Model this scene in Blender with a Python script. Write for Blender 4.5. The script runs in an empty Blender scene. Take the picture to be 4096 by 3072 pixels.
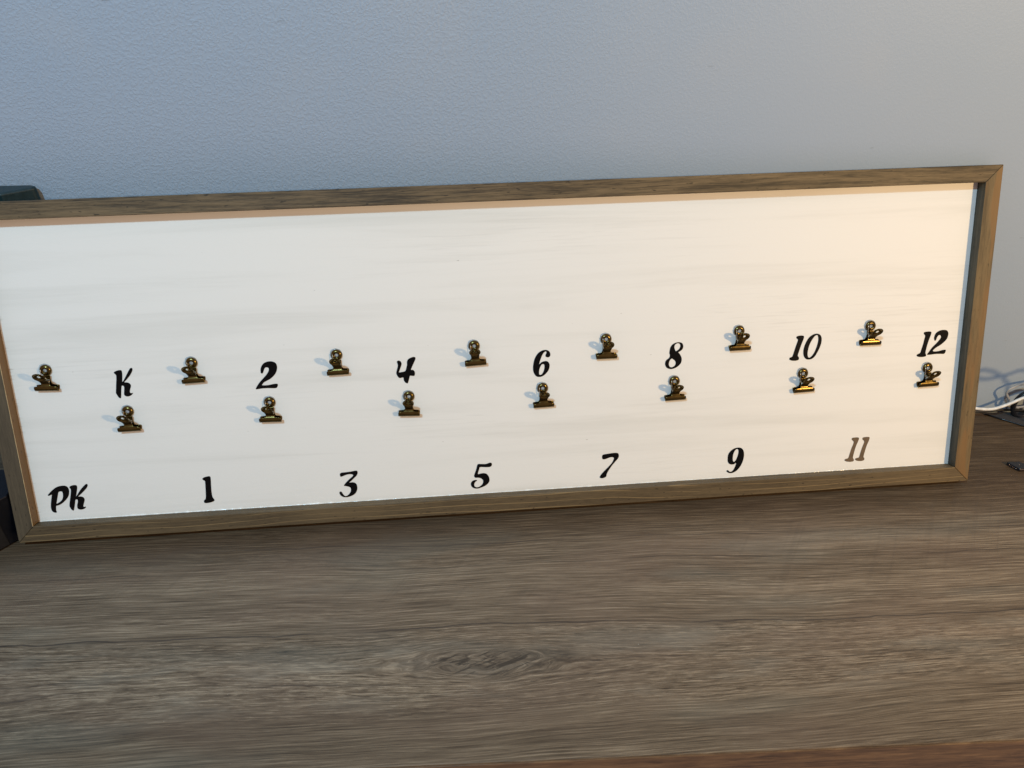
import bpy, bmesh, math, random
from mathutils import Vector, Matrix, noise
random.seed(4)
sc = bpy.context.scene
COL = sc.collection

# ---------------------------------------------------------------- camera
cam_d = bpy.data.cameras.new('camera')
cam = bpy.data.objects.new('camera', cam_d); COL.objects.link(cam)
R = [[0.9962725818666031, -0.08589907132188904, -0.007892538684446164],
     [-0.05440501588577921, -0.5547133203187695, -0.8302609388048429],
     [0.06694054725886674, 0.8275956028185933, -0.5573190121696183]]
cam.matrix_world = Matrix(((R[0][0], -R[1][0], -R[2][0], 0.41368),
                           (R[0][1], -R[1][1], -R[2][1], -0.53792),
                           (R[0][2], -R[1][2], -R[2][2], 0.51528), (0, 0, 0, 1)))
cam_d.sensor_width = 36; cam_d.lens = 3043.2 / 4096 * 36
cam_d.clip_start = .01; cam_d.clip_end = 50
cam_d.dof.use_dof = True; cam_d.dof.focus_distance = .70; cam_d.dof.aperture_fstop = 13
sc.camera = cam

# ---------------------------------------------------------------- world and lamps
w = bpy.data.worlds.new('World'); sc.world = w; w.use_nodes = True
bg = w.node_tree.nodes['Background']
bg.inputs[0].default_value = (1.0, .77, .73, 1); bg.inputs[1].default_value = .35
def lamp(name, loc, power, col, rad):
    d = bpy.data.lights.new(name, 'POINT'); d.energy = power; d.color = col; d.shadow_soft_size = rad
    o = bpy.data.objects.new(name, d); COL.objects.link(o); o.location = loc
    return o
lamp('cool_room_lamp', (-.129, -.992, 1.577), 77, (.43, .78, 1.0), .055)
lamp('warm_desk_lamp', (1.257, -.764, .588), 28.5, (1.0, .69, .33), .028)
sc.view_settings.view_transform = 'Standard'; sc.view_settings.look = 'None'
sc.view_settings.exposure = 0; sc.view_settings.gamma = 1
sc.cycles.max_bounces = 8; sc.cycles.caustics_refractive = False; sc.cycles.caustics_reflective = False

# ---------------------------------------------------------------- shader helpers
class NT:
    def __init__(s, name):
        s.m = bpy.data.materials.new(name); s.m.use_nodes = True
        s.t = s.m.node_tree; s.b = s.t.nodes['Principled BSDF']
    def n(s, k): return s.t.nodes.new(k)
    def put(s, sock, v):
        if isinstance(v, bpy.types.NodeSocket): s.t.links.new(v, sock)
        elif v is not None:
            if hasattr(sock, 'default_value') and hasattr(sock.default_value, '__len__') and not hasattr(v, '__len__'): v = (v,) * len(sock.default_value)
            if hasattr(v, '__len__') and hasattr(sock.default_value, '__len__') and len(v) == 3 and len(sock.default_value) == 4: v = (*v, 1)
            sock.default_value = v
    def math(s, op, a, b=None, c=None, clamp=False):
        x = s.n('ShaderNodeMath'); x.operation = op; x.use_clamp = clamp
        for i, v in enumerate((a, b, c)):
            if v is not None: s.put(x.inputs[i], v)
        return x.outputs[0]
    def xyz(s, v='Object'):
        c = s.n('ShaderNodeTexCoord'); x = s.n('ShaderNodeSeparateXYZ'); s.t.links.new(c.outputs[v], x.inputs[0])
        return x.outputs[0], x.outputs[1], x.outputs[2]
    def comb(s, x=0., y=0., z=0.):
        c = s.n('ShaderNodeCombineXYZ')
        for i, v in enumerate((x, y, z)): s.put(c.inputs[i], v)
        return c.outputs[0]
    def sv(s, x, y, z, kx, ky, kz):
        return s.comb(s.math('MULTIPLY', x, kx), s.math('MULTIPLY', y, ky), s.math('MULTIPLY', z, kz))
    def noise(s, vec, scale=1., detail=2., rough=.5, dist=0.):
        x = s.n('ShaderNodeTexNoise'); s.put(x.inputs['Vector'], vec); x.inputs['Scale'].default_value = scale
        x.inputs['Detail'].default_value = detail; x.inputs['Roughness'].default_value = rough; x.inputs['Distortion'].default_value = dist
        return x.outputs['Fac']
    def ramp(s, f, stops, mode='LINEAR'):
        x = s.n('ShaderNodeValToRGB'); s.put(x.inputs[0], f); e = x.color_ramp.elements; x.color_ramp.interpolation = mode
        while len(e) < len(stops): e.new(.5)
        for q, (p, c) in zip(e, stops):
            q.position = p; q.color = (c, c, c, 1) if not hasattr(c, '__len__') else (*c, 1)
        return x.outputs[0]
    def sm(s, f, lo, hi):
        x = s.n('ShaderNodeMapRange'); x.interpolation_type = 'SMOOTHSTEP'; s.put(x.inputs[0], f)
        s.put(x.inputs[1], lo); s.put(x.inputs[2], hi); return x.outputs[0]
    def mix(s, f, a, b, blend='MIX'):
        x = s.n('ShaderNodeMix'); x.data_type = 'RGBA'; x.blend_type = blend; x.clamp_factor = True
        s.put(x.inputs[0], f); s.put(x.inputs[6], a); s.put(x.inputs[7], b); return x.outputs[2]
    def bump(s, h, strength, dist, prev=None):
        x = s.n('ShaderNodeBump'); s.put(x.inputs['Height'], h); x.inputs['Strength'].default_value = strength
        x.inputs['Distance'].default_value = dist
        if prev is not None: s.t.links.new(prev, x.inputs['Normal'])
        return x.outputs[0]
    def out(s, col=None, rough=None, metal=None, normal=None, **kw):
        s.put(s.b.inputs['Base Color'], col)
        if rough is not None: s.put(s.b.inputs['Roughness'], rough)
        if metal is not None: s.put(s.b.inputs['Metallic'], metal)
        if normal is not None: s.t.links.new(normal, s.b.inputs['Normal'])
        for k, v in kw.items(): s.put(s.b.inputs[k], v)
        return s.m

def mul_col(m, c, k):
    return m.mix(1., c, k, 'MULTIPLY')
def mat_wall():
    m = NT('blue_grey_wall_paint'); x, y, z = m.xyz()
    v = m.comb(x, y, z)
    a = m.noise(v, 480, 2.5, .55, .4); b = m.noise(v, 170, 2, .5)
    h = m.math('ADD', m.sm(a, .40, .66), m.math('MULTIPLY', b, .5))
    t = m.noise(v, 3.0, 3, .5)
    col = m.mix(m.sm(t, .3, .7), (.342, .416, .520), (.366, .432, .528))
    sc_ = m.noise(m.sv(x, y, z, 45, 1, 420), 1, 2, .5)
    col = m.mix(m.math('MULTIPLY', m.sm(sc_, .745, .77), .6), col, (.22, .25, .29))
    pat = m.noise(v, 9, 3, .6, .5)
    col = m.mix(m.math('MULTIPLY', m.sm(pat, .45, .75), .25), col, (.42, .455, .51))
    # the plaster gets smoother towards the right
    edge = m.math('MULTIPLY_ADD', m.noise(v, 4, 2, .5), .25, x)
    rough_ = m.math('MULTIPLY_ADD', m.sm(edge, .45, .85), -.86, 1.)
    nb = m.bump(m.math('MULTIPLY', h, rough_), .50, .00050)
    return m.out(col, .45, normal=nb, **{'Specular IOR Level': .35})

def mat_table():
    m = NT('grey_brown_wood_laminate'); x, y, z = m.xyz()
    sub = lambda a, b: m.math('SUBTRACT', a, b)
    mul = lambda a, b: m.math('MULTIPLY', a, b)
    add = lambda a, b: m.math('ADD', a, b)
    y0 = y
    y = add(y, mul(sub(m.noise(m.sv(x, y, z, 4, 7, 1), 1, 2, .5), .5), .016))
    psi = y
    # grain flows round each knot like a stream round a stone
    K = [(.4300, -.1430, .0175, 4.2), (1.06, -.02, .012, 3.), (-.06, -.155, .020, 3.4), (.665, .07, .008, 2.5)]
    core = None
    jx = add(x, mul(sub(m.noise(m.sv(x, y, z, 14, 40, 1), 1, 3, .6), .5), .075))
    jy = add(y, mul(sub(m.noise(m.sv(x, y, z, 11, 30, 5), 1, 3, .6), .5), .016))
    for kx, ky, a, k in K:
        dx = m.math('DIVIDE', sub(jx, kx), k); dy = sub(jy, ky)
        r2 = add(mul(dx, dx), mul(dy, dy))
        psi = sub(psi, m.math('DIVIDE', mul(dy, a * a), add(r2, a * a * .35)))
        g = m.math('EXPONENT', mul(r2, -1 / (a * a * 1.5)))
        core = g if core is None else m.math('MAXIMUM', core, g)
    # streaks in the near half climb a little to the right
    psi = sub(psi, mul(mul(x, m.sm(y0, -.10, -.20)), .030))
    P = lambda kx, ky, off=0.: m.comb(m.math('MULTIPLY_ADD', x, kx, off), m.math('MULTIPLY', psi, ky), 0.)
    fine = m.noise(P(20, 900), 1, 4, .70)
    mid = m.noise(P(9, 520, 3.), 1, 4, .62, .2)
    broad = m.noise(P(2.2, 48, 7.), 1, 4, .55)
    pores = m.noise(P(75, 900, 11.), 1, 2, .6, .5)
    # choppy, chatoyant patches against calm straight ones
    pm = add(psi, mul(sub(m.noise(P(7, 60, 2.), 1, 3, .6), .5), .05))
    patch = m.math('MULTIPLY_ADD', mul(m.sm(pm, -.108, -.126), m.sm(pm, -.200, -.182)), .85, mul(m.sm(m.noise(P(2.4, 40, 8.), 1, 2, .5), .56, .66), .45))
    chop = m.noise(P(62, 680, 5.), 1, 4, .70, .7)
    tone = add(add(mul(sub(fine, .5), 1.30), mul(sub(mid, .5), .60)), mul(sub(broad, .5), .45))
    tone = add(tone, mul(mul(sub(chop, .5), 1.35), patch))
    tone = add(tone, .5)
    col = m.ramp(tone, [(.10, (.036, .026, .018)), (.36, (.110, .080, .055)), (.55, (.186, .139, .097)), (.84, (.370, .290, .208))])
    hue = m.noise(m.sv(x, y, z, 5, 14, 1), 1, 2, .5)
    col = m.mix(mul(m.sm(hue, .45, .7), .30), col, (.175, .118, .088))
    col = m.mix(mul(m.sm(m.noise(m.sv(x, y, z, 4, 20, 3), 1, 2, .5), .52, .7), .22), col, (.16, .17, .15))
    pale = mul(m.sm(m.noise(m.sv(x, y, z, 13, 60, 9), 1, 3, .55), .50, .68), mul(m.sm(y0, -.105, -.125), m.sm(y0, -.195, -.165)))
    col = m.mix(mul(pale, .22), col, (.300, .268, .218))
    # contact shade along the board's foot, painted into the desk colour
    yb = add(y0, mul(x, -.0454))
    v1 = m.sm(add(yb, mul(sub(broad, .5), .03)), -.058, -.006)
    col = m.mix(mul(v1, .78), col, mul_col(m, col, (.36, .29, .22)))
    v2 = m.sm(y0, -.150, -.195)  # darker towards the front edge
    col = m.mix(mul(v2, .7), col, mul_col(m, col, (.80, .79, .76)))
    # saw marks across the grain
    d = add(mul(x, 120), mul(y, -78)); saw = m.noise(m.comb(d, mul(x, 5), 4.), 1, 2, .5)
    sawm = mul(mul(m.sm(saw, .53, .66), m.sm(m.noise(m.sv(x, y, z, 4, 12, 2), 1, 1, .5), .42, .56)), m.sm(y0, -.105, -.07))
    col = m.mix(mul(sawm, .13), col, (.07, .055, .045))
    # dark heart of the knot and its cracks
    kn = m.noise(m.comb(mul(x, 42), m.math('MULTIPLY_ADD', x, -95, mul(y, 260)), 2.), 1, 4, .62, .6)
    col = m.mix(mul(m.sm(core, .35, .95), .35), col, (.085, .068, .055))
    col = m.mix(mul(m.sm(core, .52, .9), mul(m.sm(kn, .53, .60), .8)), col, (.040, .032, .026))
    wob = mul(sub(m.noise(m.sv(x, y, z, 22, 1, 1), 1, 3, .55), .5), .007)
    for c0, wd, st in ((-.1145, .0007, .75), (-.0435, .0007, .5), (-.016, .0006, .6), (-.1500, .0004, .45), (-.079, .0004, .35), (-.158, .0006, .5)):
        e = m.math('ABSOLUTE', sub(add(psi, wob), c0))
        ln = sub(1., m.sm(e, wd * .4, wd * 1.7))
        fade = m.sm(m.noise(m.comb(mul(x, 6), c0 * 90, 0.), 1, 2, .6), *((.33, .52) if c0 == -.1145 else (.38, .56)))
        col = m.mix(mul(mul(ln, st), fade), col, (.045, .035, .030))
    col = m.mix(mul(m.sm(pores, .62, .72), .35), col, (.07, .055, .043))
    dust = m.noise(m.sv(x, y, z, 420, 420, 1), 1, 1, .5)
    col = m.mix(mul(m.sm(dust, .835, .85), .7), col, (.62, .58, .52))
    nb = m.bump(tone, .45, .0004)
    rg = m.math('MULTIPLY_ADD', m.sm(fine, .3, .7), .12, .40)
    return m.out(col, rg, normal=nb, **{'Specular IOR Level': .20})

def mat_edge():
    m = NT('brown_edge_banding'); x, y, z = m.xyz()
    f = m.noise(m.sv(x, y, z, 45, 30, 500), 1, 3, .6, .6); g = m.noise(m.sv(x, y, z, 9, 8, 120), 1, 2, .5)
    t = m.math('ADD', m.math('MULTIPLY', f, .6), m.math('MULTIPLY', g, .4))
    col = m.ramp(t, [(.34, (.038, .021, .011)), (.5, (.112, .062, .030)), (.66, (.190, .110, .052))])
    return m.out(col, .42, normal=m.bump(t, .3, .0004), **{'Specular IOR Level': .35})

def mat_pine(name, dark, lite, line, vert, seed, ripple=.5, lines=1.0, warm=None):
    m = NT(name); x, y, z = m.xyz()
    u, v = (y, x) if vert else (x, y)
    mul = lambda a, b: m.math('MULTIPLY', a, b); add = lambda a, b: m.math('ADD', a, b); sub = lambda a, b: m.math('SUBTRACT', a, b)
    vv = add(v, mul(z, .8))
    warp = m.noise(m.comb(m.math('MULTIPLY_ADD', u, 2.6, seed), mul(vv, 18), 0.), 1, 3, .45)
    ph = add(mul(vv, 520), mul(warp, 15))
    rings = m.math('SINE', mul(ph, 2.6))
    thin = mul(m.sm(rings, .84, 1.0), m.sm(m.noise(m.comb(m.math('MULTIPLY_ADD', u, 6, seed), mul(vv, 150), 1.), 1, 2, .5), .35, .55))
    fibre = m.noise(m.comb(m.math('MULTIPLY_ADD', u, 90, seed), mul(vv, 1500), 0.), 1, 3, .65)
    fig = m.noise(m.comb(m.math('MULTIPLY_ADD', u, 20, seed), add(mul(vv, 420), mul(warp, 7)), mul(warp, 2)), 1, 4, .62, .45)
    big = m.noise(m.comb(m.math('MULTIPLY_ADD', u, 7, seed + 9), mul(vv, 60), 0.), 1, 2, .5)
    t = add(add(mul(sub(fibre, .5), .75), mul(sub(fig, .5), 1.3 * ripple)), mul(sub(big, .5), .9)); t = add(t, .5)
    col = m.mix(m.sm(t, .15, .85), dark, lite)
    col = m.mix(mul(thin, .55 * lines), col, line)
    fl = m.noise(m.comb(m.math('MULTIPLY_ADD', u, 130, seed), mul(vv, 420), 3.), 1, 2, .5)
    col = m.mix(mul(m.sm(fl, .66, .72), .7), col, (dark[0] * .35, dark[1] * .35, dark[2] * .35))
    if warm:
        wn = m.noise(m.comb(m.math('MULTIPLY_ADD', u, 11, seed + 3), mul(vv, 70), 0.), 1, 2, .5, .6)
        col = m.mix(mul(m.sm(wn, .42, .60), .75), col, warm)
    return m.out(col, .55, normal=m.bump(t, .35, .0003), **{'Specular IOR Level': .35})

def mat_panel():
    m = NT('whitewashed_plywood'); x, y, z = m.xyz()
    mul = lambda a, b: m.math('MULTIPLY', a, b)
    s1 = m.noise(m.sv(x, y, z, 2.4, 42, 1), 1, 5, .60, .5)
    s2 = m.noise(m.sv(x, y, z, 16, 420, 1), 1, 3, .6, .3)
    area = m.sm(m.noise(m.sv(x, y, z, 2.6, 9, 1), 1, 2, .5), .46, .66)
    col = m.mix(mul(m.sm(s1, .46, .74), .55), (.850, .825, .790), (.700, .680, .640))
    col = m.mix(mul(mul(m.sm(s2, .50, .75), area), .30), col, (.62, .60, .575))
    fl = m.noise(m.sv(x, y, z, 95, 420, 1), 1, 2, .5)
    col = m.mix(mul(m.sm(fl, .775, .80), .6), col, (.30, .28, .25))
    g = m.noise(m.sv(x, y, z, 1, 1, 1), 1400, 2, .6)
    g2 = m.noise(m.sv(x, y, z, 160, 900, 1), 1, 2, .5)
    nb = m.bump(m.math('ADD', g, g2), .25, .00022)
    # bare worn patch on the left edge
    e = m.math('MULTIPLY', m.sm(m.math('MULTIPLY_ADD', m.noise(m.sv(x, y, z, 40, 500, 1), 1, 2, .6), .012, x), .0245, .0175),
               m.sm(m.noise(m.sv(x, y, z, 1, 60, 1), 1, 2, .5), .42, .6))
    col = m.mix(mul(e, .6), col, (.36, .29, .22))
    return m.out(col, .50, normal=nb, **{'Specular IOR Level': .18})

def mat_plain(name, col, rough, metal=0., bump=None, **kw):
    m = NT(name); x, y, z = m.xyz(); v = m.comb(x, y, z)
    n = m.noise(v, 220, 3, .6)
    c = m.mix(m.sm(n, .25, .75), tuple(k * .82 for k in col), tuple(min(1, k * 1.15) for k in col))
    r = m.math('MULTIPLY_ADD', n, .16, rough - .08)
    nb = m.bump(m.noise(v, bump[0], 2, .5), bump[1], bump[2]) if bump else None
    return m.out(c, r, metal, nb, **kw)

M = {
 'wall': mat_wall(), 'table': mat_table(), 'edge': mat_edge(), 'panel': mat_panel(),
 'top': mat_pine('grey_stained_pine_rippled', (.036, .025, .014), (.180, .123, .064), (.215, .150, .080), False, 1.3, .90, .6),
 'bottom': mat_pine('grey_stained_pine_lined', (.058, .040, .022), (.145, .100, .052), (.32, .215, .10), False, 20.7, .40, 1.0),
 'left': mat_pine('grey_stained_pine_plain', (.062, .047, .030), (.122, .092, .057), (.14, .11, .07), True, 41.2, .5, .2),
 'right': mat_pine('brown_stained_pine', (.070, .049, .026), (.170, .116, .056), (.21, .145, .068), True, 77.4, .85, .35, (.205, .110, .042)),
 'left_in': mat_pine('warm_lit_inner_side', (.150, .085, .030), (.215, .125, .045), (.23, .14, .055), True, 12.2, .3, .1),  # warm lamp light painted into the left rail's inner face
 'right_in': mat_pine('shaded_inner_side', (.030, .029, .022), (.080, .072, .050), (.11, .10, .07), True, 33.2, 1.0, .3),  # shade painted into the inner face of the right rail
 'raw': mat_plain('raw_pine_edge', (.50, .36, .19), .6),
 'brass': mat_plain('antique_brass', (.135, .093, .030), .22, 1., (500, .10, .0002)),
 'wire': mat_plain('steel_spring_wire', (.50, .46, .38), .28, 1.),
 'vinyl': mat_plain('black_vinyl', (.0022, .0022, .0026), .30, **{'Specular IOR Level': .14}),
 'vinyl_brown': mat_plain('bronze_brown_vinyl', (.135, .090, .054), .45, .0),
 'white': mat_plain('glossy_white_paint', (.86, .85, .83), .15),
 'pvc': mat_plain('white_cable_sleeve', (.80, .79, .78), .35),
 'greypvc': mat_plain('grey_cable_sleeve', (.34, .33, .33), .38),
 'black': mat_plain('black_rubber', (.012, .012, .015), .45),
 'charcoal': mat_plain('charcoal_cloth_cover', (.045, .042, .045), .75, bump=(1500, .4, .0003)),
 'black_sat': mat_plain('satin_black_plastic', (.006, .006, .008), .6),
 'gloss': mat_plain('black_gloss_plastic', (.010, .011, .015), .28),
 'navy': mat_plain('navy_black_plastic', (.003, .004, .008), .35, **{'Specular IOR Level': .3}),
 'teal': mat_plain('dark_teal_plastic', (.006, .024, .030), .42),
 'silver': mat_plain('rose_silver_trim', (.62, .50, .44), .25, 1.),
}
g = NT('clear_glue')
tr = g.n('ShaderNodeBsdfTransparent'); tr.inputs[0].default_value = (.93, .93, .94, 1)
gl = g.n('ShaderNodeBsdfGlossy'); gl.inputs[0].default_value = (1, 1, 1, 1); gl.inputs[1].default_value = .12
lw = g.n('ShaderNodeFresnel'); lw.inputs[0].default_value = 1.5
ms = g.n('ShaderNodeMixShader'); g.t.links.new(lw.outputs[0], ms.inputs[0]); g.t.links.new(tr.outputs[0], ms.inputs[1]); g.t.links.new(gl.outputs[0], ms.inputs[2])
dd = g.n('ShaderNodeBsdfDiffuse'); dd.inputs[0].default_value = (.80, .82, .85, 1)
m2 = g.n('ShaderNodeMixShader'); m2.inputs[0].default_value = .28; g.t.links.new(ms.outputs[0], m2.inputs[1]); g.t.links.new(dd.outputs[0], m2.inputs[2])
g.t.links.new(m2.outputs[0], g.t.nodes['Material Output'].inputs[0]); M['glue'] = g.m

# ---------------------------------------------------------------- object helpers
def link(name, me, mat=None, parent=None, smooth=False, M4=None):
    o = bpy.data.objects.new(name, me); COL.objects.link(o)
    if mat: me.materials.append(mat)
    if parent: o.parent = parent
    if M4 is not None: o.matrix_world = M4
    if smooth:
        for p in me.polygons: p.use_smooth = True
    return o
def mesh(name, vs, fs):
    me = bpy.data.meshes.new(name); me.from_pydata([tuple(v) for v in vs], [], fs); me.update()
    bm = bmesh.new(); bm.from_mesh(me); bmesh.ops.recalc_face_normals(bm, faces=bm.faces); bm.to_mesh(me); bm.free()
    return me
def bm_obj(name, bm, mat, parent=None, smooth=False):
    me = bpy.data.meshes.new(name); bmesh.ops.recalc_face_normals(bm, faces=bm.faces); bm.to_mesh(me); bm.free()
    return link(name, me, mat, parent, smooth)
def empty(name, M4):
    o = bpy.data.objects.new(name, None); COL.objects.link(o); o.matrix_world = M4; o.empty_display_size = .01; return o
def tag(o, label, cat, group=None):
    o['label'] = label; o['category'] = cat
    if group: o['group'] = group
    return o
def bevel(o, wdt, seg=2):
    b = o.modifiers.new('bevel', 'BEVEL'); b.width = wdt; b.segments = seg; b.limit_method = 'ANGLE'; return o
def prism(poly, z0, z1):
    n = len(poly); vs = [(x, y, z0) for x, y in poly] + [(x, y, z1) for x, y in poly]
    fs = [tuple(range(n - 1, -1, -1)), tuple(range(n, 2 * n))] + [(i, (i + 1) % n, n + (i + 1) % n, n + i) for i in range(n)]
    return vs, fs
def catmull(P, k, closed=False):
    n = len(P); out = []
    rng = range(n) if closed else range(n - 1)
    for i in rng:
        p = [Vector(P[(i + j) % n] if closed else P[min(max(i + j, 0), n - 1)]) for j in (-1, 0, 1, 2)]
        for q in range(k):
            t = q / k
            out.append(.5 * ((2 * p[1]) + (-p[0] + p[2]) * t + (2 * p[0] - 5 * p[1] + 4 * p[2] - p[3]) * t * t + (-p[0] + 3 * p[1] - 3 * p[2] + p[3]) * t ** 3))
    if not closed: out.append(Vector(P[-1]))
    return out
def tube(name, pts, r, mat, parent=None, seg=12, k=5, smooth=True):
    P = catmull(pts, k) if k else [Vector(p) for p in pts]; vs = []; fs = []
    up = Vector((0, 0, 1)); n = len(P); prev = None
    for i, p in enumerate(P):
        t = (P[min(i + 1, n - 1)] - P[max(i - 1, 0)]).normalized()
        a = (prev - t * prev.dot(t)) if prev is not None else t.cross(up if abs(t.z) < .9 else Vector((1, 0, 0)))
        a.normalize(); prev = a; b = t.cross(a)
        for j in range(seg):
            f = 2 * math.pi * j / seg; vs.append(p + (a * math.cos(f) + b * math.sin(f)) * r)
    for i in range(n - 1):
        for j in range(seg): fs.append((i * seg + j, i * seg + (j + 1) % seg, (i + 1) * seg + (j + 1) % seg, (i + 1) * seg + j))
    fs += [tuple(range(seg)), tuple((n - 1) * seg + j for j in range(seg))]
    return link(name, mesh(name, vs, fs), mat, parent, smooth)

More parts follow.
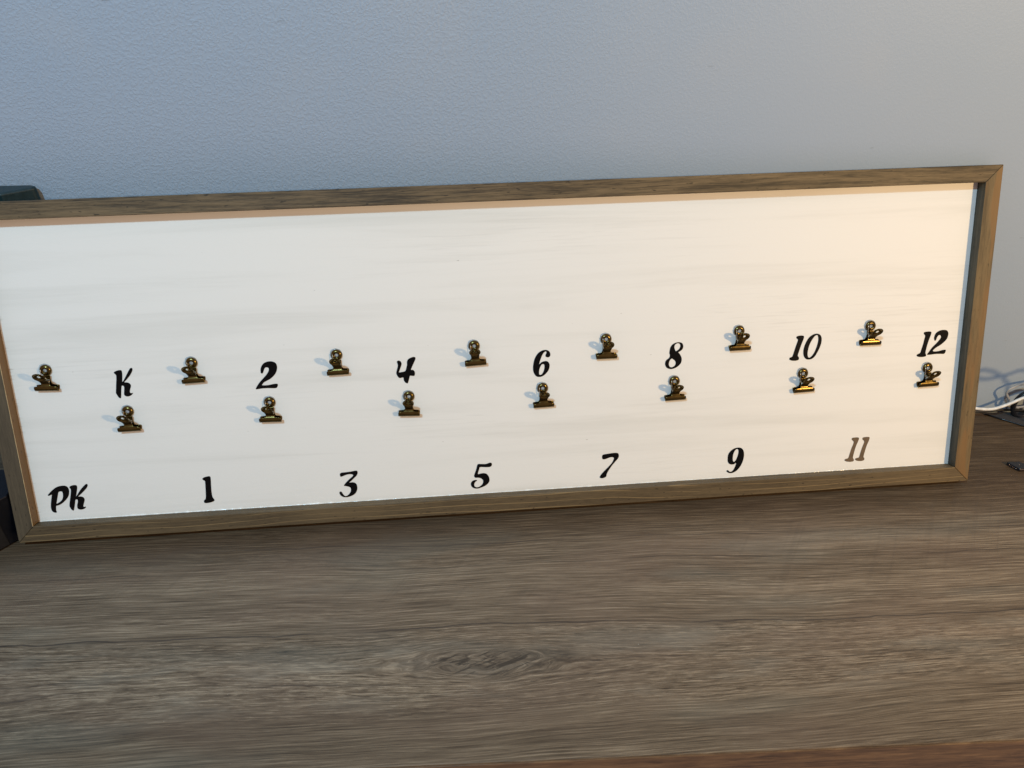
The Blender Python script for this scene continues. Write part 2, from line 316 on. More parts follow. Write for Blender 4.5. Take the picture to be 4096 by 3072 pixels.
GLYPHS = {
 'K': [[[[104.4,153.05],[105.82,154.21],[108.14,154.96],[110.36,155.06],[111.36,154.42],[111.48,152.08],[111.05,148.45],[110.6,144.23],[114.11,149.01],[116.83,153.24],[118.58,155.7],[119.75,156.58],[120.74,156.31],[120.92,155.21],[120.11,153.07],[117.64,149.55],[114.34,146.07],[112.07,143.85],[114.29,143.51],[116.24,142.67],[117.18,141.14],[117.17,139.67],[116.03,136.79],[115.56,134.6],[115.89,133.62],[117.11,133.41],[118.1,133.5],[117.22,132.29],[115.5,131.06],[113.33,130.52],[111.31,130.93],[110.28,132.32],[110.48,134.52],[111.19,138.17],[111.13,140.01],[110.2,140.73],[109.35,140.63],[108.65,138.31],[107.83,133.94],[107.19,130.28],[106.78,129.41],[105.86,129.32],[104.7,130.79],[103.45,133.82],[103.41,134.93],[104.05,138.57],[104.88,142.94],[105.7,147.29],[106.02,150.19],[105.64,151.31]]]],
 'PK': [[[[27.61,40.97],[28.34,41.94],[31.29,44.63],[34.55,47.14],[37.63,48.64],[41.26,49.26],[44.05,49.07],[45.98,47.92],[46.9,45.91],[46.93,43.17],[45.98,39.71],[44.05,36.7],[41.06,33.76],[37.44,31.25],[34.78,30.25],[33.08,29.82],[32.56,27.65],[32.29,25.29],[32.57,23.69],[31.08,23.24],[29.44,24.07],[28.36,25.97],[28.21,28.74],[28.69,31.86],[29.86,36.5],[30.75,39.58],[31.14,40.96],[29.91,40.81],[28.55,40.28],[27.72,40.41]],[[37.36,43.04],[38.54,43.74],[39.97,43.8],[40.88,42.96],[41.01,40.83],[40.54,38.12],[39.23,35.46],[37.14,33.64],[35.19,32.59],[33.75,32.06],[34.48,34.61],[35.72,38.45],[36.74,41.52]]],[[[48.04,47.63],[48.88,48.35],[50.75,49.0],[52.9,49.17],[54.25,48.77],[54.78,47.33],[54.32,45.01],[53.45,41.94],[52.64,39.25],[52.17,37.71],[54.24,40.32],[57.41,44.41],[60.38,47.34],[62.45,49.15],[63.58,49.54],[64.34,49.02],[64.18,47.63],[62.93,45.6],[60.37,43.04],[57.05,40.13],[54.31,37.8],[56.28,37.66],[58.28,36.9],[59.29,35.25],[59.11,33.3],[57.68,29.84],[57.14,27.9],[57.71,27.07],[59.19,27.36],[58.78,26.2],[57.03,25.14],[54.46,24.68],[52.43,25.3],[51.59,26.71],[51.91,29.45],[52.87,32.15],[53.19,34.1],[52.62,34.93],[51.4,34.85],[50.81,33.87],[49.94,30.38],[48.71,26.51],[48.03,24.58],[47.26,24.24],[46.05,25.51],[45.04,27.96],[45.02,29.93],[46.04,33.81],[47.33,38.44],[48.47,43.06],[48.7,45.24],[48.08,46.61]]]],
 '2': [[[[232.9,146.52],[233.05,149.1],[234.23,151.98],[236.27,154.45],[239.24,155.76],[242.1,156.12],[244.87,155.6],[247.05,154.23],[247.96,151.61],[247.6,148.3],[246.18,145.05],[243.74,142.22],[240.64,139.79],[237.26,138.12],[234.62,136.78],[233.0,135.01],[232.78,134.28],[235.02,134.0],[238.58,134.1],[242.93,134.83],[246.13,134.87],[246.88,133.86],[246.18,132.03],[244.99,130.98],[242.49,130.89],[238.26,131.21],[233.29,131.26],[229.7,130.94],[227.19,130.71],[226.94,131.62],[228.25,133.79],[231.14,137.35],[234.34,140.51],[237.53,143.68],[239.62,146.52],[240.38,148.33],[240.21,149.96],[239.01,150.62],[237.59,150.55],[236.39,149.28],[235.44,147.12],[234.54,145.47],[233.6,145.22],[233.02,145.77]]]],
 '4': [[[[356.19,149.48],[356.98,150.4],[358.07,150.57],[359.47,149.82],[360.29,148.14],[360.08,146.29],[359.03,143.73],[357.97,141.16],[357.42,139.47],[359.46,139.58],[362.03,139.97],[363.54,140.86],[364.45,143.43],[365.23,146.38],[365.34,148.99],[366.43,151.16],[368.7,152.53],[371.29,153.28],[372.72,153.06],[373.39,152.28],[372.9,150.44],[371.23,147.18],[369.56,143.9],[368.51,141.34],[370.1,141.18],[371.48,140.05],[371.93,138.15],[371.59,136.29],[370.95,135.42],[368.99,135.53],[367.18,135.63],[366.25,132.82],[364.91,129.12],[363.93,128.72],[362.39,129.64],[361.24,131.97],[361.11,134.23],[359.45,134.33],[357.75,134.04],[356.24,135.26],[355.1,137.57],[354.95,139.46],[355.92,142.77],[356.78,145.72],[356.57,147.74]]]],
 '6': [[[[498.26,149.4],[498.0,147.53],[496.48,146.33],[494.63,146.58],[493.69,147.61],[493.95,149.1],[494.74,150.71],[494.18,152.02],[492.9,151.56],[490.99,149.41],[489.01,144.99],[488.04,142.02],[487.61,140.0],[489.29,141.58],[491.55,142.59],[494.16,142.83],[496.0,141.97],[497.14,140.02],[497.22,137.36],[496.17,134.0],[493.85,131.08],[491.18,128.94],[488.16,127.96],[485.19,128.35],[483.02,130.53],[481.78,134.02],[481.77,138.57],[482.82,143.81],[484.64,147.86],[487.33,151.1],[490.72,153.03],[494.07,153.45],[496.64,152.49],[497.86,150.92]],[[491.11,140.11],[492.21,139.53],[492.46,137.62],[492.09,134.98],[491.12,132.37],[489.73,130.39],[488.22,129.86],[487.35,130.67],[487.18,132.59],[487.62,135.22],[488.59,137.83],[489.83,139.65]]]],
 '8': [[[[611.5,146.69],[612.22,149.69],[614.08,152.25],[617.09,153.84],[620.5,154.19],[623.17,153.3],[624.43,150.96],[624.25,148.31],[622.91,146.47],[621.03,145.28],[619.9,144.57],[621.06,143.14],[622.63,140.38],[623.21,137.67],[622.73,134.63],[620.86,132.04],[617.84,129.9],[614.41,128.77],[611.36,128.94],[608.66,130.4],[607.33,133.16],[607.46,135.83],[608.58,137.69],[610.46,139.12],[611.58,140.59],[611.71,142.49],[611.23,144.42]],[[619.76,153.25],[621.29,152.26],[621.63,149.96],[620.6,147.73],[618.73,146.31],[617.44,145.85],[616.66,147.18],[616.02,149.49],[616.37,151.6],[617.86,152.97]],[[614.04,138.7],[615.43,137.7],[616.98,136.09],[617.39,134.15],[616.88,132.26],[615.38,130.95],[613.63,130.36],[611.86,130.99],[610.92,132.96],[611.04,135.26],[612.0,137.5],[612.98,138.52]]]],
 '10': [[[[734.16,152.39],[734.47,153.75],[736.38,154.42],[739.08,154.58],[741.04,154.18],[741.64,153.15],[741.23,150.88],[739.89,147.11],[738.57,142.95],[737.46,139.15],[736.61,136.11],[736.7,134.56],[737.52,133.74],[737.84,132.17],[737.14,130.81],[734.2,130.27],[731.06,130.52],[728.67,131.5],[728.31,132.52],[728.95,133.57],[730.86,134.25],[731.57,135.6],[732.88,140.17],[734.19,144.72],[735.38,148.5],[735.82,150.39],[735.22,151.42]]],[[[759.16,150.34],[759.01,146.51],[757.74,141.95],[755.67,137.42],[753.19,133.29],[750.18,131.12],[746.68,130.77],[744.27,131.83],[742.39,134.64],[741.76,138.93],[742.43,143.52],[744.11,148.05],[746.6,152.14],[749.95,154.64],[753.38,155.62],[756.54,154.92],[758.37,153.07]],[[754.8,154.01],[755.73,151.67],[755.79,148.21],[754.9,143.64],[753.25,138.71],[751.13,134.95],[749.06,132.97],[747.51,132.66],[746.49,134.04],[746.07,137.15],[746.58,141.76],[747.95,146.31],[749.83,150.05],[751.62,152.65],[753.25,153.94]]]],
 '12': [[[[860.78,150.17],[861.06,151.47],[862.99,151.99],[866.16,152.07],[868.04,151.58],[868.3,150.57],[867.77,147.88],[866.56,144.06],[865.42,139.45],[864.64,135.2],[864.22,131.31],[864.98,129.32],[864.95,127.9],[862.62,127.24],[858.61,127.3],[855.96,128.22],[855.75,129.65],[857.49,130.65],[859.0,131.59],[859.86,135.06],[861.01,139.68],[861.75,144.31],[862.37,147.77],[861.7,148.97]]],[[[872.04,143.39],[871.57,145.75],[872.41,149.2],[874.58,151.41],[877.63,152.65],[881.19,152.85],[883.9,152.1],[885.31,150.09],[885.52,147.37],[884.52,143.92],[882.04,140.93],[878.34,138.0],[874.56,135.86],[872.35,134.02],[871.52,132.73],[873.35,132.01],[877.34,132.19],[881.26,133.0],[884.05,133.17],[884.71,132.2],[884.11,130.27],[882.86,129.15],[879.23,129.35],[874.41,129.44],[869.64,129.07],[866.6,129.07],[866.21,129.8],[867.4,131.54],[870.54,136.07],[874.16,139.78],[877.02,143.14],[878.38,145.4],[878.22,146.96],[877.16,147.95],[875.6,147.64],[874.49,145.99],[873.77,143.69],[872.92,142.57]]]],
 '1': [[[[168.02,47.32],[168.82,48.45],[170.96,49.33],[173.9,49.76],[175.3,49.35],[175.6,47.21],[175.08,40.93],[174.7,34.61],[174.81,29.83],[175.42,27.79],[176.31,26.13],[175.94,24.96],[174.22,24.12],[171.22,23.45],[168.27,23.25],[166.88,23.75],[166.56,25.21],[167.08,26.37],[168.32,27.48],[168.97,30.23],[169.57,36.55],[170.0,42.06],[170.06,45.21],[169.08,46.07]]]],
 '3': [[[[294.81,43.24],[295.31,44.64],[296.85,45.26],[300.57,45.41],[305.05,45.75],[308.81,46.3],[310.67,46.34],[311.47,45.33],[311.31,43.35],[310.25,41.42],[307.83,39.18],[305.0,36.57],[302.99,34.86],[305.6,34.93],[308.14,34.2],[309.69,32.25],[309.94,29.01],[309.15,25.84],[307.2,23.15],[304.05,21.34],[299.84,20.26],[296.5,20.49],[294.02,22.03],[292.87,24.13],[292.86,25.74],[294.03,26.31],[295.09,25.59],[296.02,23.51],[297.71,21.54],[299.59,21.65],[301.59,23.13],[303.28,25.44],[303.86,27.81],[303.29,29.87],[301.15,30.97],[298.97,31.6],[297.6,32.02],[298.39,33.41],[300.45,35.68],[303.28,38.29],[306.08,40.5],[307.08,41.79],[306.29,42.88],[303.34,43.23],[300.33,42.72],[297.27,41.64],[295.38,41.29]]]],
 '5': [[[[425.14,44.52],[426.32,45.48],[429.35,45.29],[433.14,45.04],[435.44,45.61],[437.37,46.13],[438.87,45.63],[439.18,44.0],[438.35,42.45],[436.42,41.77],[432.99,41.83],[429.21,42.24],[427.3,41.96],[426.67,39.99],[425.53,36.84],[425.61,35.22],[428.14,35.7],[431.2,35.82],[433.82,34.84],[435.61,32.13],[436.23,28.84],[435.34,26.05],[432.54,23.39],[428.63,21.62],[424.37,20.52],[420.96,21.08],[418.75,22.86],[418.05,25.59],[419.01,27.96],[421.36,29.27],[424.03,29.25],[423.84,28.45],[422.42,27.49],[421.42,25.77],[421.32,23.74],[422.54,22.19],[424.82,21.88],[427.16,22.94],[429.16,24.84],[430.04,27.22],[429.52,29.29],[427.92,30.86],[425.28,31.6],[422.62,31.78],[421.56,33.47],[422.04,35.46],[423.33,38.6],[424.23,41.36]]]],
 '7': [[[[546.19,45.16],[546.67,46.75],[548.38,47.44],[552.26,47.84],[556.92,48.27],[560.8,48.11],[562.36,46.96],[562.58,44.51],[561.56,42.14],[558.82,39.07],[555.29,34.81],[552.15,30.12],[550.56,26.95],[550.24,24.92],[548.98,23.77],[546.23,22.97],[544.13,23.44],[543.75,24.53],[545.1,26.9],[548.25,30.37],[552.17,34.2],[555.7,38.05],[557.51,41.59],[557.67,43.2],[556.12,44.11],[553.01,43.75],[549.89,42.65],[547.56,42.39],[546.4,43.12]]]],
 '9': [[[[671.02,34.92],[671.4,39.12],[673.63,42.67],[677.63,45.36],[682.21,45.91],[685.33,44.56],[687.09,41.28],[687.37,36.52],[686.33,31.29],[683.95,26.13],[680.49,22.09],[676.44,20.01],[672.84,20.04],[670.52,21.68],[670.39,22.76],[671.72,22.99],[673.31,21.5],[675.37,21.36],[677.36,23.37],[678.98,26.99],[679.69,30.13],[677.68,28.98],[674.6,28.86],[672.31,30.08],[671.21,32.27]],[[680.42,44.55],[681.49,43.22],[681.6,40.05],[680.52,35.9],[679.09,32.82],[677.6,31.43],[676.54,32.45],[676.14,35.12],[676.51,39.32],[677.73,42.41],[679.2,44.21]]]],
 '11': [[[[796.41,47.39],[796.84,48.64],[799.74,48.99],[802.88,48.79],[803.8,47.68],[803.16,45.07],[801.42,40.4],[800.2,35.69],[799.23,30.41],[799.0,27.75],[800.07,26.07],[799.69,24.16],[796.36,23.73],[792.64,24.3],[790.78,25.38],[790.6,26.47],[791.91,27.13],[794.17,27.84],[795.25,31.73],[796.89,38.03],[798.6,43.23],[798.13,45.38],[797.01,46.3]]],[[[807.39,47.14],[807.92,48.37],[810.71,48.83],[813.86,48.64],[814.66,47.74],[814.15,44.91],[812.43,40.24],[811.22,35.52],[810.22,30.78],[809.9,28.12],[810.87,26.45],[810.49,24.54],[807.39,23.88],[803.67,24.34],[801.7,25.43],[801.4,26.52],[802.92,27.28],[805.19,27.89],[806.24,32.1],[807.85,38.4],[809.38,43.09],[808.9,45.24],[807.79,46.05]]]],
}
CLIPS =  [(46.74, 158.57), (111.26, 116.79), (173.3, 158.57), (237.94, 118.01), (302.31, 159.01), (364.86, 116.31), (427.72, 160.92), (490.08, 117.24), (550.75, 160.89), (616.35, 116.87), (677.9, 162.17), (742.29, 117.54), (806.29, 160.53), (867.37, 116.19)]

# ---------------------------------------------------------------- desk and wall (both 2.6 degrees off the board's line)
YAW = math.radians(-2.6)
MT = Matrix.Rotation(YAW, 4, 'Z')
def toT(x, y): v = MT.inverted() @ Vector((x, y, 0)); return v.x, v.y
FV = toT(.59, -.2513)[1]              # front edge of the desk
WV = toT(.4709, .1422)[1]             # wall
def struct(o): o['kind'] = 'structure'; return o
desk = struct(empty('desk', MT))
def boxm(a, b):
    return mesh('box', *prism([(a[0], a[1]), (b[0], a[1]), (b[0], b[1]), (a[0], b[1])], a[2], b[2]))
def local(name, me, mat, parent, smooth=False):
    o = link(name, me, mat, None, smooth); o.parent = parent; return o
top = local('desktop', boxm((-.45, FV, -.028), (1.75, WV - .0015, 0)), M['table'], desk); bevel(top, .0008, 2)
eb = local('edge_band', boxm((-.4503, FV - .0012, -.0600), (1.7503, FV + .02, -.0009)), M['edge'], desk); bevel(eb, .0005, 2)
wallo = empty('wall', MT); struct(wallo)
nx, nz = 2, 2
wp = local('wall_face', boxm((-1.6, WV, -.75), (3.0, WV + .10, 1.9)), M['wall'], wallo)

# ---------------------------------------------------------------- the framed board, leaning 20 degrees back
U = .01515
W, H, D, T = 60.351 * U, 20.125 * U, .7305 * U, 1.25 * U
LEAN = math.radians(20)
MB = Matrix.Translation((0, 0, T * math.sin(LEAN))) @ Matrix.Rotation(math.pi / 2 - LEAN, 4, 'X')
board = empty('framed_board', MB)
tag(board, 'long white wooden board in a grey-brown pine frame leaning on the wall', 'board')
def rail(poly, name, mat, label=None):
    g_ = .00012
    o = local(name, mesh(name, *prism(poly, -T, 0)), mat, board); bevel(o, .0005, 2)
    if label: o['label'] = label
    return o
e = .00010
rail([(e, H), (W - e, H), (W - U - e, H - U), (U + e, H - U)], 'rail', M['top'], 'top rail with dark rippled grain')
rail([(e, 0), (W - e, 0), (W - U - e, U), (U + e, U)], 'rail', M['bottom'], 'bottom rail with fine pale grain lines')
rail([(0, e), (0, H - e), (U, H - U - e), (U, U + e)], 'rail', M['left'], 'plain grey-brown left rail')
lo = [c for c in board.children if c.data.materials[0] == M['left']][0]
lo.data.materials.append(M['left_in'])
for p in lo.data.polygons:
    if p.normal.x > .9: p.material_index = 1
rail([(W, e), (W, H - e), (W - U, H - U - e), (W - U, U + e)], 'rail', M['right'], 'orange-brown right rail')
ro = [c for c in board.children if c.data.materials[0] == M['right']][0]
ro.data.materials.append(M['right_in'])
for p in ro.data.polygons:
    if p.normal.x < -.9: p.material_index = 1
pn = local('panel', boxm((U - .002, U - .002, -D - .004), (W - U + .002, H - U + .002, -D)), M['panel'], board)
# worn raw edge along the inside of the left rail
vs = []; fs = []
N = 90
for i in range(N + 1):
    y = U + (H - 2 * U) * i / N
    wd = .00022 + .00028 * max(0, noise.noise(Vector((0, y * 90, 3))) + .25)
    for (dx, dz) in ((-wd, .00006), (.00008, .00006), (.00008, -wd)): vs.append((U + dx, y, dz))
for i in range(N):
    for j in range(2): a = i * 3 + j; fs.append((a, a + 1, a + 4, a + 3))
local('worn_edge', mesh('worn_edge', vs, fs), M['raw'], board)
# lumpy bead of dried white paint where the panel meets the bottom rail
vs = []; fs = []; N = 620
for i in range(N + 1):
    x = U + .0006 + (W - 2 * U - .0012) * i / N
    a = noise.noise(Vector((x * 160, 1.7, 0))); b = noise.noise(Vector((x * 620, 5.1, 0)))
    near = 1.0 if x < .30 else (.75 if x < .55 else .45)
    h = (.00025 + .0007 * max(0, a + .15) + .00055 * max(0, b)) * near + .0001
    for k in range(5):
        f = math.pi / 2 * k / 4
        vs.append((x, U + .0001 + h * math.cos(f) * 1.2, -D + h * math.sin(f) * .9))
for i in range(N):
    for j in range(4): a = i * 5 + j; fs.append((a, a + 1, a + 6, a + 5))
local('paint_bead', mesh('paint_bead', vs, fs), M['white'], board, True)

# ---------------------------------------------------------------- letters and numbers (thin vinyl, 0.25 mm)
def glyph_mesh(loops):
    cu = bpy.data.curves.new('tmp', 'CURVE'); cu.dimensions = '2D'; cu.fill_mode = 'BOTH'; cu.extrude = .000125
    for lp in loops:
        pts = catmull([(x / 1000, y / 1000, 0) for x, y in lp], 4, True)
        sp = cu.splines.new('POLY'); sp.points.add(len(pts) - 1); sp.use_cyclic_u = True
        for q, p in zip(sp.points, pts): q.co = (p.x, p.y, 0, 1)
    o = bpy.data.objects.new('tmp', cu); COL.objects.link(o); bpy.context.view_layer.update()
    me = bpy.data.meshes.new_from_object(o.evaluated_get(bpy.context.evaluated_depsgraph_get()))
    bpy.data.objects.remove(o); bpy.data.curves.remove(cu); me.materials.clear(); return me
LBL = {'PK': 'black letters PK stuck on the bottom left of the white board',
 'K': 'single black letter K above a clip on the left of the board',
 '1': 'black one near the lower edge of the board, just right of the letters PK',
 '2': 'black curved two between the K and the brush-like four',
 '3': 'black three with a flat top near the lower edge of the board',
 '4': 'black four made of thick crossed brush strokes above a clip',
 '5': 'black five with a curled tail near the lower edge, at the middle of the board',
 '6': 'black six above a clip near the middle of the board',
 '7': 'black seven near the lower edge, between the five and the nine',
 '8': 'black eight above a clip, right of the middle of the board',
 '9': 'black nine near the lower edge, left of the bronze-brown eleven',
 '10': 'dark number ten with two digits above a clip, left of the twelve',
 '11': 'bronze-brown number eleven near the lower right corner, paler than all other numbers',
 '12': 'dark number twelve beside the right rail, above the rightmost clip'}
for t_, chars in GLYPHS.items():
    allp = [p for c in chars for lp in c for p in lp]
    cx = (min(p[0] for p in allp) + max(p[0] for p in allp)) / 2; cy = min(p[1] for p in allp)
    MG = MB @ Matrix.Translation((cx / 1000, cy / 1000, -D + .00016))
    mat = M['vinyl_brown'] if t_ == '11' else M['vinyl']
    cat = 'letters' if 'K' in t_ else 'number'
    nm = 'vinyl_letter' if 'K' in t_ else 'vinyl_number'
    mes = [glyph_mesh([[(x - cx, y - cy) for x, y in lp] for lp in c]) for c in chars]
    if len(mes) == 1:
        o = link(nm, mes[0], mat); o.matrix_world = MG
    else:
        o = empty(nm, MG)
        for i_, me in enumerate(mes): local('letter' if 'K' in t_ else 'digit', me, mat, o)
    tag(o, LBL[t_], cat, 'vinyl letters and numbers on the board')

# ---------------------------------------------------------------- bulldog clips
def lerp(a, b, t): return a + (b - a) * t
def plate(path, widths, nc=10):
    """sheet along a (y, z) path in mm with half widths; returns vertices and faces"""
    P = catmull([(0, y, z) for y, z in path], 4); n = len(P); vs = []; fs = []
    L = [0]
    for i in range(1, n): L.append(L[-1] + (P[i] - P[i - 1]).length)
    def wat(s):
        for (s0, w0), (s1, w1) in zip(widths, widths[1:]):
            if s <= s1: return lerp(w0, w1, (s - s0) / (s1 - s0))
        return widths[-1][1]
    # resample densely so that the shoulders stay crisp
    S = sorted(set([L[-1] * i / 40 for i in range(41)] + [s for s, _ in widths if s < L[-1]]))
    Q = []
    for s in S:
        i = max(k for k in range(n) if L[k] <= s + 1e-9); i = min(i, n - 2)
        t = (s - L[i]) / max(1e-9, L[i + 1] - L[i]); Q.append((P[i].lerp(P[i + 1], t), wat(s)))
    for p, wd in Q:
        for j in range(nc + 1): vs.append((wd * (2 * j / nc - 1), p.y, p.z))
    for i in range(len(Q) - 1):
        for j in range(nc): a = i * (nc + 1) + j; fs.append((a, a + 1, a + nc + 2, a + nc + 1))
    return vs, fs
def ring(center, ang, prof, seg=36):
    """disc with a hole, revolved; ang = tilt of its plane off the panel"""
    c = Vector((0, *center)); ey = Vector((0, math.cos(ang), math.sin(ang))); ez = Vector((0, -math.sin(ang), math.cos(ang)))
    vs = []; fs = []; m_ = len(prof)
    for j in range(seg):
        f = 2 * math.pi * j / seg
        for r, h in prof: vs.append(c + Vector((1, 0, 0)) * r * math.cos(f) + ey * r * math.sin(f) + ez * h)
    for j in range(seg):
        for k in range(m_ - 1):
            a = j * m_ + k; b = ((j + 1) % seg) * m_ + k; fs.append((a, b, b + 1, a + 1))
    return vs, fs
def sheet(name, vf, parent, mat, th=.00042):
    vs = [tuple(c / 1000 for c in v) for v in vf[0]]
    o = local(name, mesh(name, vs, vf[1]), mat, parent, True)
    s_ = o.modifiers.new('thickness', 'SOLIDIFY'); s_.thickness = th; s_.offset = 0
    return o
def make_clip():
    root = empty('bulldog_clip', Matrix.Identity(4))
    FA = math.radians(37)
    # front half
    fc = (-2.9, 13.1)
    base = (fc[0] - 4.3 * math.cos(FA), fc[1] - 4.3 * math.sin(FA))
    fpath = [(-18.2, 1.1), (-18.6, 1.7), (-18.5, 2.7), (-17.8, 4.1), (-16.6, 5.0), (-15.2, 5.3), (-13.7, 5.05), (-12.4, 4.6), (-11.2, 4.75), (-10.0, 5.9), (-8.5, 7.6), base]
    wd = [(0, 9.0), (1.2, 9.5), (3., 9.9), (6.9, 9.9), (7.5, 9.3), (7.85, 5.4), (8.4, 4.3), (9.4, 3.75), (12., 3.5), (16, 3.9)]
    fj = sheet('front_jaw', plate(fpath, wd), root, M['brass'])
    dish = [(1.75, .95), (1.6, .35), (1.95, .02), (2.8, .0), (3.7, .25), (4.4, .75), (4.85, 1.25), (5.0, 1.1)]
    sheet('finger_ring', ring(fc, FA, dish), fj, M['brass'])
    # back half, flat against the panel
    bpath = [(-18.1, 1.0), (-17.7, .6), (-16.8, .4), (-15.2, .4), (-13.6, .45), (-12.0, .7), (-10.4, 1.3), (-8.0, 1.7), (-6, 1.8), (-4.4, 1.9)]
    bj = sheet('back_jaw', plate(bpath, [(0, 9.0), (1.2, 9.4), (3., 9.8), (4.5, 9.8), (5.0, 9.2), (5.3, 5.4), (5.9, 4.2), (7.4, 3.6), (11., 3.4), (16, 3.9)]), root, M['brass'])
    dome = [(2.0, -.9), (1.85, -.2), (2.05, .35), (2.5, .6), (3.3, .5), (4.1, .05), (4.7, -.65), (4.95, -1.2)]
    sheet('finger_ring', ring((0, 2.1), math.radians(2), dome), bj, M['brass'])
    # coil spring with two wire arms
    pts = [(-3.3, 1.5, 3.2), (-3.2, -3.5, 3.3), (-3.3, -7.0, 3.6)]
    for i in range(57):
        f = i / 56; a = f * 2 * math.pi * 5 + math.pi * .5
        pts.append((-3.2 + 6.4 * f, -9.3 + 1.45 * math.sin(a), 4.3 - 1.45 * math.cos(a)))
    pts += [(3.3, -7.6, 6.6), (3.2, -5.0, 9.6)]
    tube('spring', [tuple(c / 1000 for c in p) for p in pts], .00034, M['wire'], root, 6, 2)
    # blob of clear glue under the back ring and squeezed up through its hole
    bm = bmesh.new(); bmesh.ops.create_icosphere(bm, subdivisions=4, radius=1)
    for v in bm.verts:
        c = v.co.copy(); n_ = noise.noise(c * 2.1 + Vector((4, 1, 7)))
        r = 5.35 * (1 + .12 * n_)
        v.co = Vector((c.x * r - .5, c.y * r + .55, max(0., .02) + .5 + c.z * .9)) / 1000
        v.co.z = max(v.co.z, .00003)
        d = math.hypot(v.co.x, v.co.y)
        if d < .0018 and c.z > 0: v.co.z += .0013 * (1 - (d / .0018) ** 2) ** .5
    bm_obj('glue_blob', bm, M['glue'], root, True)
    return root
def dup(src, first):
    if first: return src
    r = src.copy(); COL.objects.link(r)
    for ch in src.children:
        c = ch.copy(); COL.objects.link(c); c.parent = r
        for g2 in ch.children:
            d = g2.copy(); COL.objects.link(d); d.parent = c
    return r
CLB = ['brass bulldog clip in the upper left of the board, closest to the left rail',
 'brass bulldog clip directly below the letter K',
 'brass bulldog clip of the upper row between the K and the two',
 'brass bulldog clip directly below the two',
 'brass bulldog clip of the upper row between the two and the four',
 'brass bulldog clip directly below the brush-like four',
 'brass bulldog clip of the upper row between the four and the six',
 'brass bulldog clip directly below the six',
 'brass bulldog clip of the upper row between the six and the eight',
 'brass bulldog clip directly below the eight',
 'brass bulldog clip of the upper row between the eight and the ten',
 'brass bulldog clip directly below the ten',
 'brass bulldog clip of the upper row between the ten and the twelve',
 'brass bulldog clip directly below the twelve, beside the right rail']
proto = make_clip()
ROT = [-2.0, .8, 1.6, -1.4, .9, -2.4, 2.2, 1.2, -.5, 1.0, .5, 1.8, -.6, 1.4]
NOD = [.6, -.8, 1.2, -.4, .9, -1.1, .3, 1.0, -.6, .8, -1.0, .4, 1.1, -.5]
for i, (x, y) in enumerate(CLIPS):
    c = dup(proto, i == len(CLIPS) - 1)
    c.matrix_world = MB @ Matrix.Translation((x / 1000, y / 1000, -D)) @ Matrix.Rotation(math.radians(ROT[i]), 4, 'Z') @ Matrix.Rotation(math.radians(NOD[i]), 4, 'X')
    tag(c, CLB[i], 'clip', 'brass bulldog clips glued to the board in two rows')

# ---------------------------------------------------------------- things at the edges of the picture
def place(o, origin):
    """move mesh data so that the object's origin sits at its base"""
    v = Vector(origin); o.data.transform(Matrix.Translation(-v)); o.location = v; return o
# white cable
P = [(.8600, .1004, .030), (.9200, .1002, .0268), (.9699, .0998, .0215), (.9792, .0994, .0200), (.9867, .0991, .0187), (.9935, .0988, .0182), (1.0008, .0984, .0187), (1.0071, .0981, .0209), (1.0136, .0979, .0238), (1.0191, .0976, .0268), (1.0244, .0974, .0300), (1.0294, .0971, .0325), (1.0450, .0930, .0410), (1.070, .078, .055), (1.100, .058, .075), (1.100, .040, .100)]
LW = Vector((1.257, -.764, .588)); air = lambda q, t=.10: tuple(Vector(q) + t * (LW - Vector(q)))
P += [air(q) for q in ((1.0334, .1167, .0558), (1.0205, .1173, .0516), (1.0125, .1176, .0493), (1.0065, .1179, .0474), (.9983, .1183, .0456), (.9871, .1188, .0460), (.9795, .1188, .0515), (.9845, .1189, .0575), (.9899, .1186, .0573), (.9975, .1183, .0555), (1.005, .118, .0516), (1.0117, .1177, .0478), (1.0176, .1174, .0413), (1.0234, .1171, .0337))]
P += [(1.058, .020, .055), (1.075, .010, .020), (1.10, .0, .0017), (1.16, -.02, .0017)]
P = [(.80, .085, .0017), (.83, .095, .012)] + P
o = tube('power_cable', P, .00168, M['pvc']); place(o, (1.10, .0, 0)); tag(o, 'white power cable curving behind the right end of the board', 'cable')
P = [(1.10, .070, .0013), (1.085, .085, .012), (1.068, .098, .040), (1.05, .1035, .0485), (1.0383, .1043, .0476), (1.0292, .1047, .0458), (1.0240, .1050, .0447), (1.0197, .1052, .0420), (1.0158, .1053, .0396), (1.0140, .1054, .0360), (1.0145, .1054, .0328), (1.0168, .1053, .0295), (1.0191, .1052, .0263), (1.0200, .1052, .0225), (1.0208, .1052, .0187), (1.0228, .1054, .0160), (1.0288, .1064, .0130), (1.040, .1085, .0110), (1.07, .1105, .0110), (1.10, .108, .0013)]
o = tube('usb_cable', P, .0013, M['greypvc']); place(o, (1.10, .070, 0)); tag(o, 'thin grey cable bent in a loop behind the white cable', 'cable')
P = [(.90, .1085, .0035), (.95, .112, .0042), (.9814, .1130, .0056), (.9921, .1125, .0054), (1.0041, .1119, .0053), (1.0173, .1113, .0064), (1.0285, .1108, .0065), (1.0378, .1104, .0059), (1.0488, .1099, .0041), (1.0597, .1094, .0021), (1.09, .106, .0016), (1.13, .10, .0016)]
o = tube('black_cable', P, .0016, M['black']); place(o, (1.0597, .1094, 0)); tag(o, 'black cable lying along the foot of the wall at the right', 'cable')
# black coil at the right edge
P = []
for i in range(49):
    a = 2 * math.pi * i / 24; P.append((1.0405 + .0140 * math.cos(a), .101 + .004 * i / 48, .0195 + .0168 * math.sin(a)))
o = tube('cable_coil', P, .0019, M['gloss'], k=2); place(o, (1.0405, .101, 0)); tag(o, 'round black coil standing at the right edge beside the cables', 'coil')
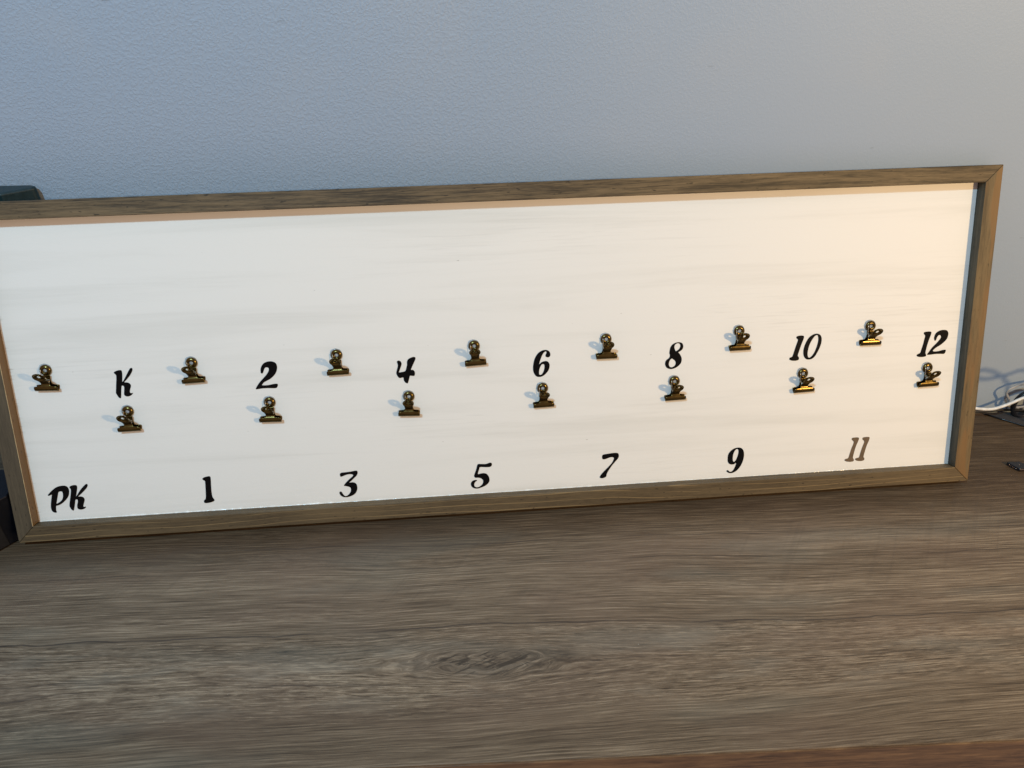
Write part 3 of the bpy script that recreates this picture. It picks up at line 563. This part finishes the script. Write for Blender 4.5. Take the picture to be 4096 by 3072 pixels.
# charcoal sleeve lying flat
pad = empty('flat_sleeve', Matrix.Identity(4)); tag(pad, 'flat charcoal sleeve with a black rim on the desk under the cables', 'sleeve')
a0, a1 = Vector((1.0045, .1120, 0)), Vector((1.0345, .0865, 0)); u = (a1 - a0).normalized(); far = Vector((1.20, .1000, 0))
a1b = a0 + u * .16
poly = [(a0.x, a0.y), (a1b.x, a1b.y), (1.20, a1b.y), (1.20, .1040), (1.03, .1118)]
o = local('cover', mesh('cover', *prism(poly, .0002, .0022)), M['charcoal'], pad); bevel(o, .0006)
tube('rim', [a0 + Vector((0, 0, .0014)), a0 + u * .08 + Vector((0, 0, .0014)), a1b + Vector((0, 0, .0014))], .0009, M['gloss'], pad, 8, 3)
# small black gadget
gd = empty('card_reader', Matrix.Translation((.985, .021, 0))); tag(gd, 'small flat black card reader with a silver edge at the right edge of the desk', 'gadget')
A, B_, C_ = Vector((.9737, .0263)), Vector((.9803, .0146)), Vector((.9863, .0262))
ex = Vector((1.02, .0142)) ; q = [(A.x, A.y), (B_.x, B_.y), (1.030, .0150), (1.030, .0250), (.9893, .0262), (C_.x, C_.y + .0006)]
q = [(.9737, .0263), (.9803, .0146), (1.020, .0140), (1.016, .0195), (.9893, .0232), (.9868, .0264)]
q = [(x - .985, y - .021) for x, y in q]
o = local('body', mesh('body', *prism(q, .0004, .0042)), M['gloss'], gd); bevel(o, .0007, 3)
vs, fs = prism([(-.0046, -.00665), (.034, -.0073), (.034, -.0064), (-.0044, -.0060)], .0024, .0033); o = local('silver_trim', mesh('silver_trim', vs, fs), M['silver'], gd); bevel(o, .0002)
e1 = Vector((-.0047, -.0064, 0)) - Vector((-.0113, .0053, 0))
for i in range(5):
    p = Vector((-.0113, .0053, .0022)) + e1 * (.22 + .13 * i); bm = bmesh.new(); bmesh.ops.create_icosphere(bm, subdivisions=1, radius=.00042 if i else .0006)
    o = bm_obj('contact', bm, M['silver'], gd, True); o.location = p
bm = bmesh.new(); bmesh.ops.create_uvsphere(bm, u_segments=10, v_segments=6, radius=.0005)
o = bm_obj('screw', bm, M['silver'], gd, True); o.location = (.9836 - .985, 0, .0042)
# teal box fixed to the wall behind the left end
def taper(poly, z0, z1, grow):
    cx = sum(p[0] for p in poly) / len(poly); cy = sum(p[1] for p in poly) / len(poly)
    n = len(poly); vs = [(cx + (x - cx) * grow, y if y > .158 else cy + (y - cy) * grow, z0) for x, y in poly] + [(x, y, z1) for x, y in poly]
    return vs, prism(poly, 0, 1)[1]
tb = empty('wall_box', Matrix.Translation((-.02, .160, .20))); tag(tb, 'dark teal plastic box on the wall behind the top left corner of the board', 'box')
pl = [(.0455, .1585), (.0465, .1545), (.0440, .1518), (.0235, .1397), (-.030, .1300), (-.11, .1300), (-.11, .1680), (.0405, .1612)]
pl = [(x + .02, y - .160) for x, y in pl]
vs, fs = taper(pl, 0, .0875, 1.10); o = local('body', mesh('body', vs, fs), M['teal'], tb); bevel(o, .0055, 5)
vs, fs = prism([(-.07, -.022), (.0255, -.010), (.028, -.006), (.024, -.0035), (-.07, .001)], .0865, .0905); o = local('lid_tab', mesh('lid_tab', vs, fs), M['teal'], tb); bevel(o, .0015, 3)
# black case at the lower left
cs = empty('black_case', Matrix.Translation((-.075, -.02, 0))); tag(cs, 'black plastic case behind the lower left corner of the board', 'case')
A = Vector((-.0016, .0154)); dr = Vector((-.0106, -.0120)).normalized(); S_ = A + dr * .0150; E_ = A + dr * .15
poly = [(A.x, A.y), (-.0016, .0535), (-.15, .060), (-.15, E_.y), (E_.x, E_.y)]
poly = [(x + .075, y + .02) for x, y in poly]
o = local('body', mesh('body', *prism(poly, .0005, .051)), M['navy'], cs); bevel(o, .0012, 3)
nrm = Vector((-dr.y, dr.x)); nrm = nrm if nrm.y < 0 else -nrm
a = S_ + nrm * .0004; b = S_ + dr * .12 + nrm * .0004; a2 = S_ + nrm * -.0012; b2 = S_ + dr * .12 - nrm * .0012
o = local('side_panel', mesh('side_panel', *prism([(p.x + .075, p.y + .02) for p in (a, b, b2, a2)], .002, .0485)), M['black_sat'], cs); bevel(o, .0003)
bpy.context.view_layer.update()
